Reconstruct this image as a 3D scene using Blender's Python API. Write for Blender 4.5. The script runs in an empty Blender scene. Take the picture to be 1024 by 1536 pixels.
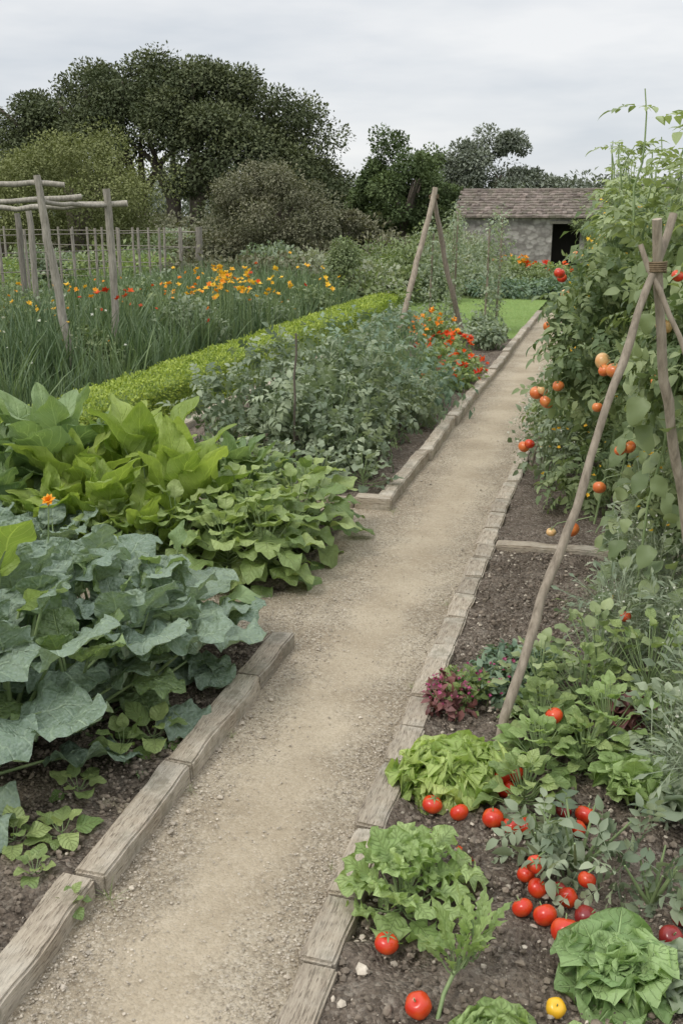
import bpy, bmesh, math, numpy as np
from mathutils import Vector, noise as mnoise
rng=np.random.default_rng(11)
TAU=2*math.pi
U=lambda a,b,n=None: rng.uniform(a,b,n)
sc=bpy.context.scene
def nrm(a): return a/np.maximum(np.linalg.norm(a,axis=-1,keepdims=True),1e-9)

# ---------------- mesh builder ----------------
class MB:
    def __init__(s): s.v=[];s.q=[];s.t=[];s.qm=[];s.tm=[];s.var=[];s.uv=[];s.n=0
    def add(s,V,F,mat=0,var=.5,uv=None):
        V=np.asarray(V,float).reshape(-1,3);F=np.asarray(F,int)
        if F.shape[1]==4: s.q.append(F+s.n);s.qm.append(np.full(len(F),mat))
        else: s.t.append(F+s.n);s.tm.append(np.full(len(F),mat))
        s.v.append(V);s.var.append(np.broadcast_to(np.asarray(var,float),(len(V),)).copy())
        s.uv.append(np.zeros((len(V),3)) if uv is None else uv);s.n+=len(V)
    def build(s,name,mats,loc=(0,0,0),parent=None,smooth=True):
        me=bpy.data.meshes.new(name)
        V=np.concatenate(s.v)-np.array(loc,float)
        q=np.concatenate(s.q) if s.q else np.zeros((0,4),int);t=np.concatenate(s.t) if s.t else np.zeros((0,3),int)
        me.vertices.add(len(V));me.vertices.foreach_set('co',V.ravel().astype(np.float32))
        li=np.concatenate([q.ravel(),t.ravel()]).astype(np.int32)
        me.loops.add(len(li));me.loops.foreach_set('vertex_index',li)
        np_=len(q)+len(t);me.polygons.add(np_)
        st=np.concatenate([np.arange(len(q))*4,len(q)*4+np.arange(len(t))*3]).astype(np.int32)
        me.polygons.foreach_set('loop_start',st)
        mi=np.concatenate((s.qm+s.tm)).astype(np.int32)
        me.polygons.foreach_set('material_index',mi)
        me.polygons.foreach_set('use_smooth',np.full(np_,smooth))
        me.update(calc_edges=True)
        a=me.attributes.new('var','FLOAT','POINT');a.data.foreach_set('value',np.concatenate(s.var).astype(np.float32))
        a=me.attributes.new('luv','FLOAT_VECTOR','POINT');a.data.foreach_set('vector',np.concatenate(s.uv).ravel().astype(np.float32))
        for m in mats: me.materials.append(m)
        o=bpy.data.objects.new(name,me);sc.collection.objects.link(o);o.location=loc
        if parent: o.parent=parent
        return o
def empty(name,loc=(0,0,0)):
    o=bpy.data.objects.new(name,None);sc.collection.objects.link(o);o.location=loc;return o

def place(mb,T,P,D,Up,S,mat=0,var=.5):
    V,F,uv=T;N=len(P)
    if N==0:return
    D=nrm(np.asarray(D,float));Up=np.broadcast_to(np.asarray(Up,float),D.shape)
    X=nrm(np.cross(D,Up)+1e-5);Z=np.cross(X,D);S=np.broadcast_to(S,(N,)).reshape(N,1,1)
    W=np.asarray(P)[:,None,:]+S*(V[None,:,0:1]*X[:,None]+V[None,:,1:2]*D[:,None]+V[None,:,2:3]*Z[:,None])
    k=len(V);FF=(F[None]+(np.arange(N)*k)[:,None,None]).reshape(-1,F.shape[1])
    mb.add(W.reshape(-1,3),FF,mat,np.repeat(np.broadcast_to(var,(N,)),k),np.tile(uv,(N,1)))
def placeT(mb,Ts,P,D,Up,S,mat=0,var=.5):
    N=len(P);P=np.asarray(P);D=np.asarray(D,float);Up=np.broadcast_to(np.asarray(Up,float),D.shape)
    S=np.broadcast_to(S,(N,));var=np.broadcast_to(var,(N,));k=rng.integers(0,len(Ts),N)
    for i,T in enumerate(Ts):
        m=k==i;place(mb,T,P[m],D[m],Up[m],S[m],mat,var[m])

def leaf_t(nl=4,nw=1,kind='ovate',asp=.5,fold=.2,droop=.6,ruf=0,rf=3,seed=0,lobe=0,lf=4,cr=0):
    r=np.random.default_rng(seed);ph=r.uniform(0,6,4);bend=r.uniform(-.12,.12)
    V=[];uv=[];y=z=0
    for i in range(nl+1):
        t=i/nl
        if kind=='ovate': w=math.sin(math.pi*t**.72)**.62
        elif kind=='round': w=max(0,1-abs(2*t-1)**2.6)**.5
        elif kind=='obov': w=math.sin(math.pi*t**1.4)**.6
        elif kind=='lance': w=math.sin(math.pi*min(1,t*.9+.08))**.9
        elif kind=='blade': w=(1-t)**.6*(.6+.4*min(1,t*4))
        w=max(w,.04)*asp*.5
        if i: 
            a=droop*(t-.3);y+=math.cos(a)/nl;z-=math.sin(a)/nl
        for j in range(-nw,nw+1):
            s=j/nw;sd=1.9 if s>0 else 0
            ww=w*(1+lobe*abs(s)*math.sin(t*lf*TAU+ph[2]+sd)) if lobe else w
            zz=z+fold*abs(s)*w+ruf*abs(s)**2.2*w*math.sin(t*rf*TAU+ph[0]+sd)+ruf*.22*w*math.sin(s*4+t*7+ph[1])
            if cr:
                zz+=cr*mnoise.noise(Vector((s*w*9+seed,t*7,seed*3.1)))+cr*.6*mnoise.noise(Vector((s*w*22+seed,t*20,seed*5.1)))
            V.append((s*ww*(1-.1*fold)+bend*t*t,y-(.10*abs(s)**2*w if kind!='blade' else 0),zz));uv.append((s,t,0))
    m=2*nw+1
    F=[(i*m+j,i*m+j+1,(i+1)*m+j+1,(i+1)*m+j) for i in range(nl) for j in range(m-1)]
    return np.array(V,float),np.array(F),np.array(uv,float)
def xf(T,y0,ang,sc_,x0=0,z0=0,pitch=0):
    V,F,uv=T;V=V*sc_;c,s=math.cos(pitch),math.sin(pitch)
    V=np.stack([V[:,0],V[:,1]*c-V[:,2]*s,V[:,1]*s+V[:,2]*c],1)
    c,s=math.cos(ang),math.sin(ang)
    return np.stack([V[:,0]*c-V[:,1]*s+x0,V[:,0]*s+V[:,1]*c+y0,V[:,2]+z0],1),F,uv
def join(Ts):
    V=[];F=[];uv=[];n=0
    for a,b,c in Ts: V.append(a);F.append(b+n);uv.append(c);n+=len(a)
    return np.concatenate(V),np.concatenate(F),np.concatenate(uv)
def compound(seed,pairs=3,lsize=.36,asp=.55,curl=.5,nl=2):
    r=np.random.default_rng(seed);L=[]
    bz=lambda y:-curl*y*y*.5
    for k in range(pairs):
        y=.22+.6*k/pairs
        for sd in(-1,1):
            L.append(xf(leaf_t(nl,1,'ovate',asp,.3,r.uniform(.3,1.1),seed=seed+k),y,-sd*r.uniform(.8,1.3),lsize*r.uniform(.75,1.15),0,bz(y),r.uniform(-.5,.4)))
    L.append(xf(leaf_t(nl+1,1,'ovate',asp*1.1,.25,.8,seed=seed),.78,r.uniform(-.2,.2),lsize*1.25,0,bz(.78),-.4))
    ys=[0,.4,.8];V=[];
    for y in ys: V+=[(-.008,y,bz(y)),(.008,y,bz(y))]
    L.append((np.array(V),np.array([(0,1,3,2),(2,3,5,4)]),np.zeros((6,3))))
    return join(L)
DIA=(np.array([(0,0,0),(.3,.45,.05),(0,1,-.12),(-.3,.5,.05)],float),np.array([(0,1,2,3)]),np.array([(0,0,0),(1,.5,0),(0,1,0),(-1,.5,0)],float))
CMP=[compound(i,3,.36,.52,.5,3) for i in range(5)]
CMPS=[compound(20+i,2,.42,.6,.5,1) for i in range(4)]
FERN=[compound(40+i,6,.26,.28,.6,1) for i in range(4)]
OVS=[leaf_t(3,1,'ovate',.55,.25,.8,seed=i) for i in range(3)]
OVM=[leaf_t(8,2,'ovate',.80,.12,U(.4,1.3),.26,1.3,seed=i) for i in range(7)]
SPN=[leaf_t(12,4,'ovate',U(.70,.88),.12,U(.3,1.2),.30,1.6,seed=i,lobe=.015,lf=3,cr=.035) for i in range(8)]
KAL=[leaf_t(22,8,'round',1.0,.06,U(.2,1.0),.20,2.5,seed=i,lobe=.025,lf=5,cr=.06) for i in range(10)]
CHD=[leaf_t(18,5,'lance',U(.46,.58),.30,U(.2,1.2),.30,2.0,seed=i,lobe=.035,lf=4,cr=.04) for i in range(8)]
LET=[leaf_t(18,5,'obov',.85,.2,U(.1,1.1),.75,4.3,seed=i,lobe=.10,lf=6) for i in range(8)]
LOB=[leaf_t(16,4,'obov',.70,.15,U(.3,1.3),.45,3.1,seed=i,lobe=.30,lf=4) for i in range(6)]
CAB=[leaf_t(18,6,'obov',1.0,.15,U(.0,.9),.45,3.3,seed=i,lobe=.06,lf=5,cr=.05) for i in range(6)]
RCK=[leaf_t(14,2,'lance',.30,.3,U(.2,.9),.3,3.1,seed=i,lobe=.4,lf=4) for i in range(5)]
BLD=[leaf_t(5,1,'blade',U(.022,.034),.5,U(.15,1.3),seed=i) for i in range(6)]
PET=leaf_t(2,1,'obov',.8,.1,.4)

def tube(mb,pts,rad,n=6,mat=0,var=.5):
    pts=np.asarray(pts,float);m=len(pts);rad=np.broadcast_to(rad,(m,))
    d=nrm(np.gradient(pts,axis=0));ref=np.array([0,0,1.]) if abs(d[0,2])<.8 else np.array([1.,0,0])
    a=nrm(np.cross(d,ref));b=np.cross(d,a);th=np.arange(n)*TAU/n
    V=pts[:,None]+rad[:,None,None]*(np.cos(th)[None,:,None]*a[:,None]+np.sin(th)[None,:,None]*b[:,None])
    F=[(i*n+j,i*n+(j+1)%n,(i+1)*n+(j+1)%n,(i+1)*n+j) for i in range(m-1) for j in range(n)]
    uv=np.zeros((m*n,3));uv[:,1]=np.repeat(np.linspace(0,1,m),n)
    mb.add(V.reshape(-1,3),F,mat,var,uv)
    if n>=4:
        for e,base in((0,0),(1,(m-1)*n)):
            c=pts[0] if e==0 else pts[-1]
            W=np.concatenate([V.reshape(-1,3)[base:base+n],[c]]);mb.add(W,[(j,(j+1)%n,n) for j in range(n)],mat,var)
def pole(mb,a,b,r0,r1,n=8,seg=14,wob=.006,mat=0,var=.5):
    a=np.array(a,float);b=np.array(b,float);t=np.linspace(0,1,seg)[:,None]
    P=a+(b-a)*t;w=np.cumsum(rng.normal(0,wob,(seg,3)),0);w-=t*w[-1];P=P+w
    tube(mb,P,np.linspace(r0,r1,seg)*U(.92,1.1,seg),n,mat,var)
def box(mb,x0,x1,y0,y1,z0,z1,mat=0,var=.5):
    V=[(x,y,z) for z in(z0,z1) for y in(y0,y1) for x in(x0,x1)]
    mb.add(V,[(0,2,3,1),(4,5,7,6),(0,1,5,4),(2,6,7,3),(0,4,6,2),(1,3,7,5)],mat,var)
def sph(n):
    d=nrm(rng.normal(size=(n,3)));return d
def cloud(mb,Ts,C,R,n,size,mat=0,var=(.2,.8),shell=.4,out=.9,grav=.3,zmin=.02,cv=0,jit=.35):
    C=np.atleast_2d(C).astype(float);R=np.atleast_2d(R).astype(float)
    k=rng.integers(0,len(C),n);d=sph(n);rr=U(0,1,n)**shell
    P=C[k]+d*rr[:,None]*R[k]
    D=d*out+rng.normal(0,.55,(n,3));D[:,2]-=grav
    Up=d*.8+np.array([0,0,.7])+rng.normal(0,jit,(n,3))
    base=U(-cv,cv,len(C))[k]
    v=np.clip(U(var[0],var[1],n)+base,0,1)
    m=P[:,2]>zmin
    placeT(mb,Ts,P[m],D[m],Up[m],size*U(.65,1.25,n)[m],mat,v[m])

# ---------------- materials ----------------
def newmat(name):
    m=bpy.data.materials.new(name);m.use_nodes=True;nt=m.node_tree;nt.nodes.clear()
    o=nt.nodes.new('ShaderNodeOutputMaterial');b=nt.nodes.new('ShaderNodeBsdfPrincipled')
    nt.links.new(b.outputs[0],o.inputs[0]);return m,nt,b,o
def N(nt,t,**k):
    n=nt.nodes.new(t)
    for a,b in k.items(): setattr(n,a,b)
    return n
def val(nt,s,x):
    if isinstance(x,(int,float)): s.default_value=x
    elif isinstance(x,tuple): s.default_value=x if len(x)==4 else (*x,1)
    else: nt.links.new(x,s)
def math_(nt,op,a,b=0.,c=0.):
    n=N(nt,'ShaderNodeMath',operation=op)
    for i,x in enumerate((a,b,c)): val(nt,n.inputs[i],x)
    return n.outputs[0]
def mix(nt,f,a,b,bt='MIX'):
    n=N(nt,'ShaderNodeMix',data_type='RGBA',blend_type=bt)
    val(nt,n.inputs[0],f);val(nt,n.inputs[6],a);val(nt,n.inputs[7],b);return n.outputs[2]
def noise(nt,scale,detail=4,co=None,rough=.6,sc3=None):
    if co is None: co=N(nt,'ShaderNodeTexCoord').outputs['Object']
    if sc3:
        mp=N(nt,'ShaderNodeMapping');mp.inputs['Scale'].default_value=sc3;nt.links.new(co,mp.inputs[0]);co=mp.outputs[0]
    n=N(nt,'ShaderNodeTexNoise');n.inputs['Scale'].default_value=scale;n.inputs['Detail'].default_value=detail;n.inputs['Roughness'].default_value=rough
    nt.links.new(co,n.inputs['Vector']);return n.outputs['Fac']
def vor(nt,scale,out='Distance'):
    tc=N(nt,'ShaderNodeTexCoord');v=N(nt,'ShaderNodeTexVoronoi');v.inputs['Scale'].default_value=scale;nt.links.new(tc.outputs['Object'],v.inputs['Vector']);return v.outputs[out]
def mr(nt,x,a,b,c=0.,d=1.):
    n=N(nt,'ShaderNodeMapRange');val(nt,n.inputs[0],x)
    for i,q in enumerate((a,b,c,d)): n.inputs[i+1].default_value=q
    return n.outputs[0]
def bump(nt,b,h,st=.5,dist=.01):
    n=N(nt,'ShaderNodeBump');n.inputs['Strength'].default_value=st;n.inputs['Distance'].default_value=dist
    nt.links.new(h,n.inputs['Height']);nt.links.new(n.outputs[0],b.inputs['Normal']);return n.outputs[0]
def leafmat(name,dark,light,rough=.5,tr=.28,vein=0,blot=None,spec=.35,nv=8,k=1.35):
    m,nt,b,o=newmat(name)
    if k!=1: dark=(dark[0]*1.1,dark[1]*.96,dark[2]*1.14);light=(light[0]*1.1,light[1]*.96,light[2]*1.14)
    dark=tuple(min(.9,x*k) for x in dark);light=tuple(min(.9,x*k) for x in light)
    at=N(nt,'ShaderNodeAttribute',attribute_name='var').outputs['Fac']
    c=mix(nt,at,dark,light)
    if k!=1: c=mix(nt,mr(nt,noise(nt,4,1),.35,.65,0,.5),c,mix(nt,1.,c,(.66,.70,.6),'MULTIPLY'))
    if blot:
        c=mix(nt,mr(nt,noise(nt,75,3,rough=.75),.42,.62,.2,.8),c,blot)
    if vein:
        uv=N(nt,'ShaderNodeAttribute',attribute_name='luv').outputs['Vector']
        sp=N(nt,'ShaderNodeSeparateXYZ');nt.links.new(uv,sp.inputs[0])
        au=math_(nt,'ABSOLUTE',sp.outputs[0]);mid=mr(nt,au,.012,.05,1,0)
        q=math_(nt,'SUBTRACT',sp.outputs[1],math_(nt,'MULTIPLY',au,.32))
        q=math_(nt,'ADD',q,math_(nt,'MULTIPLY',noise(nt,14,1),.05))
        pp=math_(nt,'PINGPONG',math_(nt,'MULTIPLY',q,float(nv)),.5)
        side=mr(nt,pp,.01,.09,.6,0);mk=math_(nt,'MAXIMUM',mid,side)
        lc=tuple(min(1,x*1.5+.04) for x in light)
        c=mix(nt,math_(nt,'MULTIPLY',mk,vein),c,lc)
        if blot:
            h=math_(nt,'SUBTRACT',math_(nt,'MULTIPLY',vor(nt,62),-1.4),mk)
            h=math_(nt,'ADD',h,math_(nt,'MULTIPLY',noise(nt,30,2),1.2));bump(nt,b,h,.8,.0065)
        else:
            h=math_(nt,'SUBTRACT',math_(nt,'MULTIPLY',noise(nt,60,2),1.),mk);bump(nt,b,h,.9,.006)
    nt.links.new(c,b.inputs['Base Color']);b.inputs['Roughness'].default_value=rough
    b.inputs['Specular IOR Level'].default_value=spec
    if tr>0:
        t=N(nt,'ShaderNodeBsdfTranslucent');nt.links.new(mix(nt,1.,c,(1.25,1.3,.7),'MULTIPLY'),t.inputs[0])
        ms=N(nt,'ShaderNodeMixShader');ms.inputs[0].default_value=tr
        nt.links.new(b.outputs[0],ms.inputs[1]);nt.links.new(t.outputs[0],ms.inputs[2]);nt.links.new(ms.outputs[0],o.inputs[0])
    return m
def simple(name,a,b_,scale=20,rough=.8,bs=.4,bd=.01,sc3=None,attr=False,spec=.3,det=4,moss=None):
    m,nt,b,o=newmat(name)
    n1=noise(nt,scale,det,sc3=sc3,rough=.65);c=mix(nt,mr(nt,n1,.3,.7),a,b_)
    if attr:
        at=N(nt,'ShaderNodeAttribute',attribute_name='var').outputs['Fac']
        g=mr(nt,at,0,1,.6,1.3);cb=N(nt,'ShaderNodeCombineXYZ')
        for i in range(3): nt.links.new(g,cb.inputs[i])
        c=mix(nt,1.,c,cb.outputs[0],'MULTIPLY')
    if moss: c=mix(nt,mr(nt,noise(nt,2.5,4,rough=.7),.45,.62,0,.75),c,moss)
    nt.links.new(c,b.inputs['Base Color']);b.inputs['Roughness'].default_value=rough;b.inputs['Specular IOR Level'].default_value=spec
    if bs: bump(nt,b,n1,bs,bd)
    return m
M_kale=leafmat('kale_leaf',(.085,.15,.085),(.20,.29,.165),.5,.25,.5,(.27,.345,.28),nv=5)
M_kaleg=leafmat('kale_leaf_young',(.11,.20,.06),(.24,.36,.12),.45,.3,.5,(.29,.38,.22),nv=5)
M_chard=leafmat('chard_leaf',(.14,.23,.045),(.31,.43,.095),.4,.38,.4)
M_chardb=leafmat('horseradish_leaf',(.10,.18,.07),(.22,.33,.13),.4,.3,.5)
M_spin=leafmat('spinach_leaf',(.10,.18,.05),(.28,.385,.13),.42,.3,.35,nv=6)
M_let=leafmat('lettuce_leaf',(.20,.33,.07),(.42,.55,.18),.45,.4,.2)
M_let2=leafmat('celery_leaf',(.16,.27,.075),(.32,.46,.17),.45,.35,.25)
M_cab=leafmat('cabbage_leaf',(.14,.25,.08),(.28,.43,.16),.45,.3,.45)
M_red=leafmat('red_leaf',(.075,.035,.03),(.19,.09,.07),.45,.2)
M_tom=leafmat('tomato_leaf',(.09,.145,.055),(.28,.37,.16),.5,.3)
M_tomg=leafmat('grey_green_leaf',(.095,.145,.078),(.26,.34,.195),.55,.28)
M_dkg=leafmat('dark_bed_leaf',(.075,.135,.078),(.19,.285,.16),.55,.25)
M_hedge=leafmat('box_leaf',(.11,.19,.026),(.35,.46,.08),.5,.3)
M_iris=leafmat('iris_blade',(.055,.105,.045),(.17,.25,.11),.5,.25)
M_fern=leafmat('feathery_leaf',(.13,.19,.11),(.30,.38,.23),.6,.3)
M_shr=leafmat('shrub_leaf',(.09,.135,.055),(.22,.295,.125),.6,.25)
M_shr2=leafmat('pale_shrub_leaf',(.15,.19,.11),(.30,.36,.22),.65,.25)
M_tree=leafmat('cypress_foliage',(.055,.078,.036),(.12,.15,.066),.8,.12,spec=.15)
M_tree2=leafmat('olive_foliage',(.10,.13,.046),(.185,.225,.085),.8,.15,spec=.15)
M_tree3=leafmat('bush_foliage',(.10,.12,.066),(.19,.205,.12),.8,.15,spec=.15)
M_tree4=leafmat('dark_tree_foliage',(.055,.09,.034),(.12,.175,.065),.75,.15,spec=.15)
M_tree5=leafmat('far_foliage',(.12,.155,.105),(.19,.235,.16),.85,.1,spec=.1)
M_lawn=leafmat('lawn_blade',(.16,.25,.07),(.30,.39,.13),.6,.25)
M_stem=simple('green_stem',(.17,.24,.10),(.27,.34,.16),30,.5,0)
M_bark=simple('bark',(.09,.075,.06),(.20,.17,.135),3,.9,.6,.05,(1,1,.3))
M_wood=simple('weathered_wood',(.18,.165,.135),(.42,.385,.325),9,.85,.5,.01,(6,6,.8),True)
M_cane=simple('pole_wood',(.20,.165,.125),(.42,.355,.28),12,.8,.5,.006,(4,4,.7),True)
M_twine=simple('twine',(.12,.085,.05),(.24,.18,.11),80,.9,.3)
M_stone=simple('pebble_stone',(.31,.265,.205),(.53,.47,.385),30,.85,0,.003,None,True)
M_clod=simple('soil_clod',(.12,.094,.072),(.24,.20,.155),30,.95,0,.003,None,True)
def fruitmat(name,c,c2,rough=.25):
    m,nt,b,o=newmat(name);nz=noise(nt,14,2)
    nt.links.new(mix(nt,mr(nt,nz,.4,.65,0,.8),c,c2),b.inputs['Base Color']);b.inputs['Roughness'].default_value=rough
    return m
M_fr=fruitmat('tomato_skin',(.55,.03,.012),(.62,.10,.02))
M_fo=fruitmat('orange_tomato_skin',(.64,.15,.04),(.70,.26,.07))
M_fp=fruitmat('ripening_tomato_skin',(.72,.48,.22),(.70,.30,.10))
M_fd=fruitmat('dark_tomato_skin',(.20,.02,.02),(.32,.03,.02))
M_fy=fruitmat('yellow_tomato_skin',(.78,.46,.03),(.8,.4,.02))
def petal(n,a,b): return leafmat(n,a,b,.5,.25,k=1)
P_or=petal('orange_petal',(.75,.20,.01),(.85,.40,.03));P_rd=petal('red_petal',(.55,.03,.01),(.80,.14,.015))
P_ye=petal('yellow_petal',(.78,.42,.03),(.85,.58,.06));P_pk=petal('pink_petal',(.3,.03,.12),(.5,.12,.25));P_wh=petal('white_petal',(.6,.6,.52),(.75,.75,.7))

def ground_mat(name,base,alt,dark,light,peb,fine,patch,bs,bd,xc=None):
    m,nt,b,o=newmat(name)
    big=noise(nt,patch,4,rough=.65);fn=noise(nt,fine,5,rough=.8)
    c=mix(nt,mr(nt,big,.38,.62),base,alt)
    co=mix(nt,mr(nt,fn,.35,.5,.8,0),c,dark)
    co=mix(nt,mr(nt,noise(nt,fine*.45,4,rough=.8),.55,.68,0,.8),co,light)
    sp=N(nt,'ShaderNodeSeparateColor');tc=N(nt,'ShaderNodeTexCoord');v=N(nt,'ShaderNodeTexVoronoi');v.inputs['Scale'].default_value=peb;nt.links.new(tc.outputs['Object'],v.inputs['Vector']);nt.links.new(v.outputs['Color'],sp.inputs[0])
    co=mix(nt,mr(nt,sp.outputs[0],.7,.95,0,.6),co,light);co=mix(nt,mr(nt,sp.outputs[1],.72,.95,0,.6),co,dark)
    h=math_(nt,'SUBTRACT',fn,math_(nt,'MULTIPLY',v.outputs['Distance'],.7))
    if xc is not None:
        # trodden middle is smoother and finer than the loose edges
        sx=N(nt,'ShaderNodeSeparateXYZ');nt.links.new(tc.outputs['Object'],sx.inputs[0])
        ax=math_(nt,'ABSOLUTE',math_(nt,'SUBTRACT',sx.outputs[0],xc));ax=math_(nt,'ADD',ax,math_(nt,'MULTIPLY',math_(nt,'SUBTRACT',noise(nt,3.5,4),.5),.5))
        mk=mr(nt,ax,.08,.26,.45,1.);co=mix(nt,mk,c,co)
        co=mix(nt,mr(nt,ax,.05,.2,.3,0),co,(.42,.345,.24));h=math_(nt,'MULTIPLY',h,mk)
    nt.links.new(co,b.inputs['Base Color']);b.inputs['Roughness'].default_value=.95;b.inputs['Specular IOR Level'].default_value=.15
    bump(nt,b,h,bs,bd);return m
M_grav=ground_mat('path_gravel',(.345,.285,.205),(.49,.42,.315),(.18,.145,.10),(.60,.535,.43),105,60,1.9,.8,.014,-1.04)
M_soil=ground_mat('garden_soil',(.155,.123,.094),(.245,.20,.157),(.065,.05,.038),(.38,.33,.27),80,35,3,.9,.03)
M_gnd=ground_mat('field_ground',(.09,.13,.045),(.14,.18,.065),(.05,.065,.025),(.2,.22,.1),8,6,.3,.4,.05)
M_lawng=ground_mat('lawn_ground',(.17,.26,.07),(.21,.30,.09),(.10,.17,.04),(.28,.36,.14),30,20,.8,.4,.02)

# ---------------- ground ----------------
def grid(name,x0,x1,y0,y1,st,z,amp,mat,fr=3.,edge=0):
    nx=max(2,int((x1-x0)/st));ny=max(2,int((y1-y0)/st));mb=MB()
    xs=np.linspace(x0,x1,nx+1);ys=np.linspace(y0,y1,ny+1)
    V=[]
    for y in ys:
        for x in xs:
            h=mnoise.fractal(Vector((x*fr,y*fr,z*7)),1.0,2.0,4)*amp if amp else 0
            V.append((x,y,z+h))
    m=nx+1;F=[(j*m+i,j*m+i+1,(j+1)*m+i+1,(j+1)*m+i) for j in range(ny) for i in range(nx)]
    mb.add(V,F);return mb.build(name,[mat])
grid('ground',-300,300,-60,540,30,-.03,0,M_gnd)
grid('gravel_path',-4.25,-.6,-1,21.6,.05,.0,.012,M_grav,2.2)
grid('soil_bed',-4.6,-1.47,-1,4.10,.028,.03,.035,M_soil,6)
grid('soil_bed',-4.05,-1.62,4.85,6.3,.05,.03,.03,M_soil,6)
grid('soil_bed',-3.8,-1.5,6.64,16.6,.06,.04,.03,M_soil,6)
grid('soil_bed',-.6,1.8,-1,5.84,.022,.03,.036,M_soil,7)
grid('soil_bed',-.6,2.2,5.95,21.5,.08,.03,.03,M_soil,6)
grid('soil_bed',-14,-4.25,3,22,.2,.0,.03,M_soil,3)
lw=MB();
grid('lawn',-4.6,-1.52,16.6,24.5,.3,.03,.02,M_lawng,1.)
n=24000;P=np.stack([U(-4.6,-1.52,n),U(16.6,24.5,n),np.full(n,.02)],1)
place(lw,BLD[1],P,np.stack([rng.normal(0,.5,n),rng.normal(0,.5,n),np.ones(n)],1),(1,0,.2),U(.05,.11,n)*1.,0,U(0,1,n))
lw.build('lawn_grass',[M_lawn])

ph=(1+5**.5)/2
IV=nrm(np.array([(-1,ph,0),(1,ph,0),(-1,-ph,0),(1,-ph,0),(0,-1,ph),(0,1,ph),(0,-1,-ph),(0,1,-ph),(ph,0,-1),(ph,0,1),(-ph,0,-1),(-ph,0,1)],float))
IF=np.array([(0,11,5),(0,5,1),(0,1,7),(0,7,10),(0,10,11),(1,5,9),(5,11,4),(11,10,2),(10,7,6),(7,1,8),(3,9,4),(3,4,2),(3,2,6),(3,6,8),(3,8,9),(4,9,5),(2,4,11),(6,2,10),(8,6,7),(9,8,1)])
def stones(mb,P,S,mat=0,flat=.6):
    n=len(P);V=IV[None]*U(.75,1.2,(n,12,1));V=V*U(.6,1.25,(n,1,3))*S[:,None,None]
    a=U(0,TAU,n);c,s=np.cos(a)[:,None],np.sin(a)[:,None]
    V=np.stack([V[:,:,0]*c-V[:,:,1]*s,V[:,:,0]*s+V[:,:,1]*c,V[:,:,2]*flat],2)+P[:,None]
    F=(IF[None]+(np.arange(n)*12)[:,None,None]).reshape(-1,3)
    mb.add(V.reshape(-1,3),F,mat,np.repeat(U(.1,1,n),12))
mb=MB();n=30000
y=1.2+11*U(0,1,n)**2.0;x=U(-1.37,-.71,n)
e=rng.random(n)<.8;x=np.where(e,np.where(rng.random(n)<.55,-1.37+np.abs(rng.normal(0,.11,n)),-.71-np.abs(rng.normal(0,.08,n))),x)
stones(mb,np.stack([x,y,U(.0,.010,n)],1),.0014+.0038*U(0,1,n)**3)
n=4500;x=U(-2.8,-1.4,n);y=U(4.25,4.85,n);stones(mb,np.stack([x,y,U(.0,.012,n)],1),.002+.005*U(0,1,n)**3)
n=90;x=np.where(rng.random(n)<.6,-1.36+np.abs(rng.normal(0,.08,n)),-.72-np.abs(rng.normal(0,.10,n)));y=1.5+8*U(0,1,n)**1.5;stones(mb,np.stack([x,y,U(.004,.012,n)],1),U(.005,.012,n))
mb.build('gravel_stones',[M_stone],smooth=False)
mb=MB();n=20000
P=np.stack([U(-.58,1.2,n),1.4+4.4*U(0,1,n)**1.4,U(.025,.05,n)],1);stones(mb,P,.002+.013*U(0,1,n)**3.2,0,.8)
P=np.stack([U(-3.2,-1.48,n),1.4+2.7*U(0,1,n),U(.025,.05,n)],1);stones(mb,P,.002+.012*U(0,1,n)**3.2,0,.8)
n=4200;P=np.stack([U(-.58,.6,n),1.4+4.4*U(0,1,n)**1.2,U(.03,.05,n)],1);stones(mb,P,.0018+.010*U(0,1,n)**5,1,.7)
n=1100;P=np.stack([U(-3,-1.48,n),U(1.5,4.1,n),U(.03,.05,n)],1);stones(mb,P,.0018+.008*U(0,1,n)**5,1,.7)
stones(mb,np.array([(-.52,2.15,.05),(-.54,2.02,.05),(-.5,1.95,.05),(-.55,2.28,.045),(-.44,2.2,.045),(-1.3,2.65,.01),(-1.32,2.5,.01),(-1.22,2.55,.01)]),np.array([.022,.018,.015,.014,.012,.016,.012,.01]),1,.6)
mb.build('soil_clods',[M_clod,M_stone],smooth=False)
# ---------------- timber edging ----------------
def boardmat(name,s3):
    m,nt,b,o=newmat(name)
    oi=N(nt,'ShaderNodeObjectInfo').outputs['Random'];at=N(nt,'ShaderNodeAttribute',attribute_name='var').outputs['Fac']
    g=noise(nt,9,5,sc3=s3,rough=.7);g2=noise(nt,30,4,sc3=s3);bl=noise(nt,5,4)
    c=mix(nt,mr(nt,g,.3,.7),(.27,.22,.165),(.52,.45,.35))
    c=mix(nt,mr(nt,g2,.38,.46,.7,0),c,(.11,.088,.063))
    c=mix(nt,mr(nt,bl,.45,.7,0,.6),c,(.55,.51,.43));c=mix(nt,mr(nt,noise(nt,8,4,rough=.7),.54,.66,0,.5),c,(.19,.17,.12))
    q=mr(nt,math_(nt,'ADD',math_(nt,'MULTIPLY',oi,.7),at),.3,1.2,.82,1.18);cb=N(nt,'ShaderNodeCombineXYZ')
    for i in range(3): nt.links.new(q,cb.inputs[i])
    c=mix(nt,1.,c,cb.outputs[0],'MULTIPLY');nt.links.new(c,b.inputs['Base Color']);b.inputs['Roughness'].default_value=.85;b.inputs['Specular IOR Level'].default_value=.2
    bump(nt,b,math_(nt,'ADD',g,g2),.8,.010);return m
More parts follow.
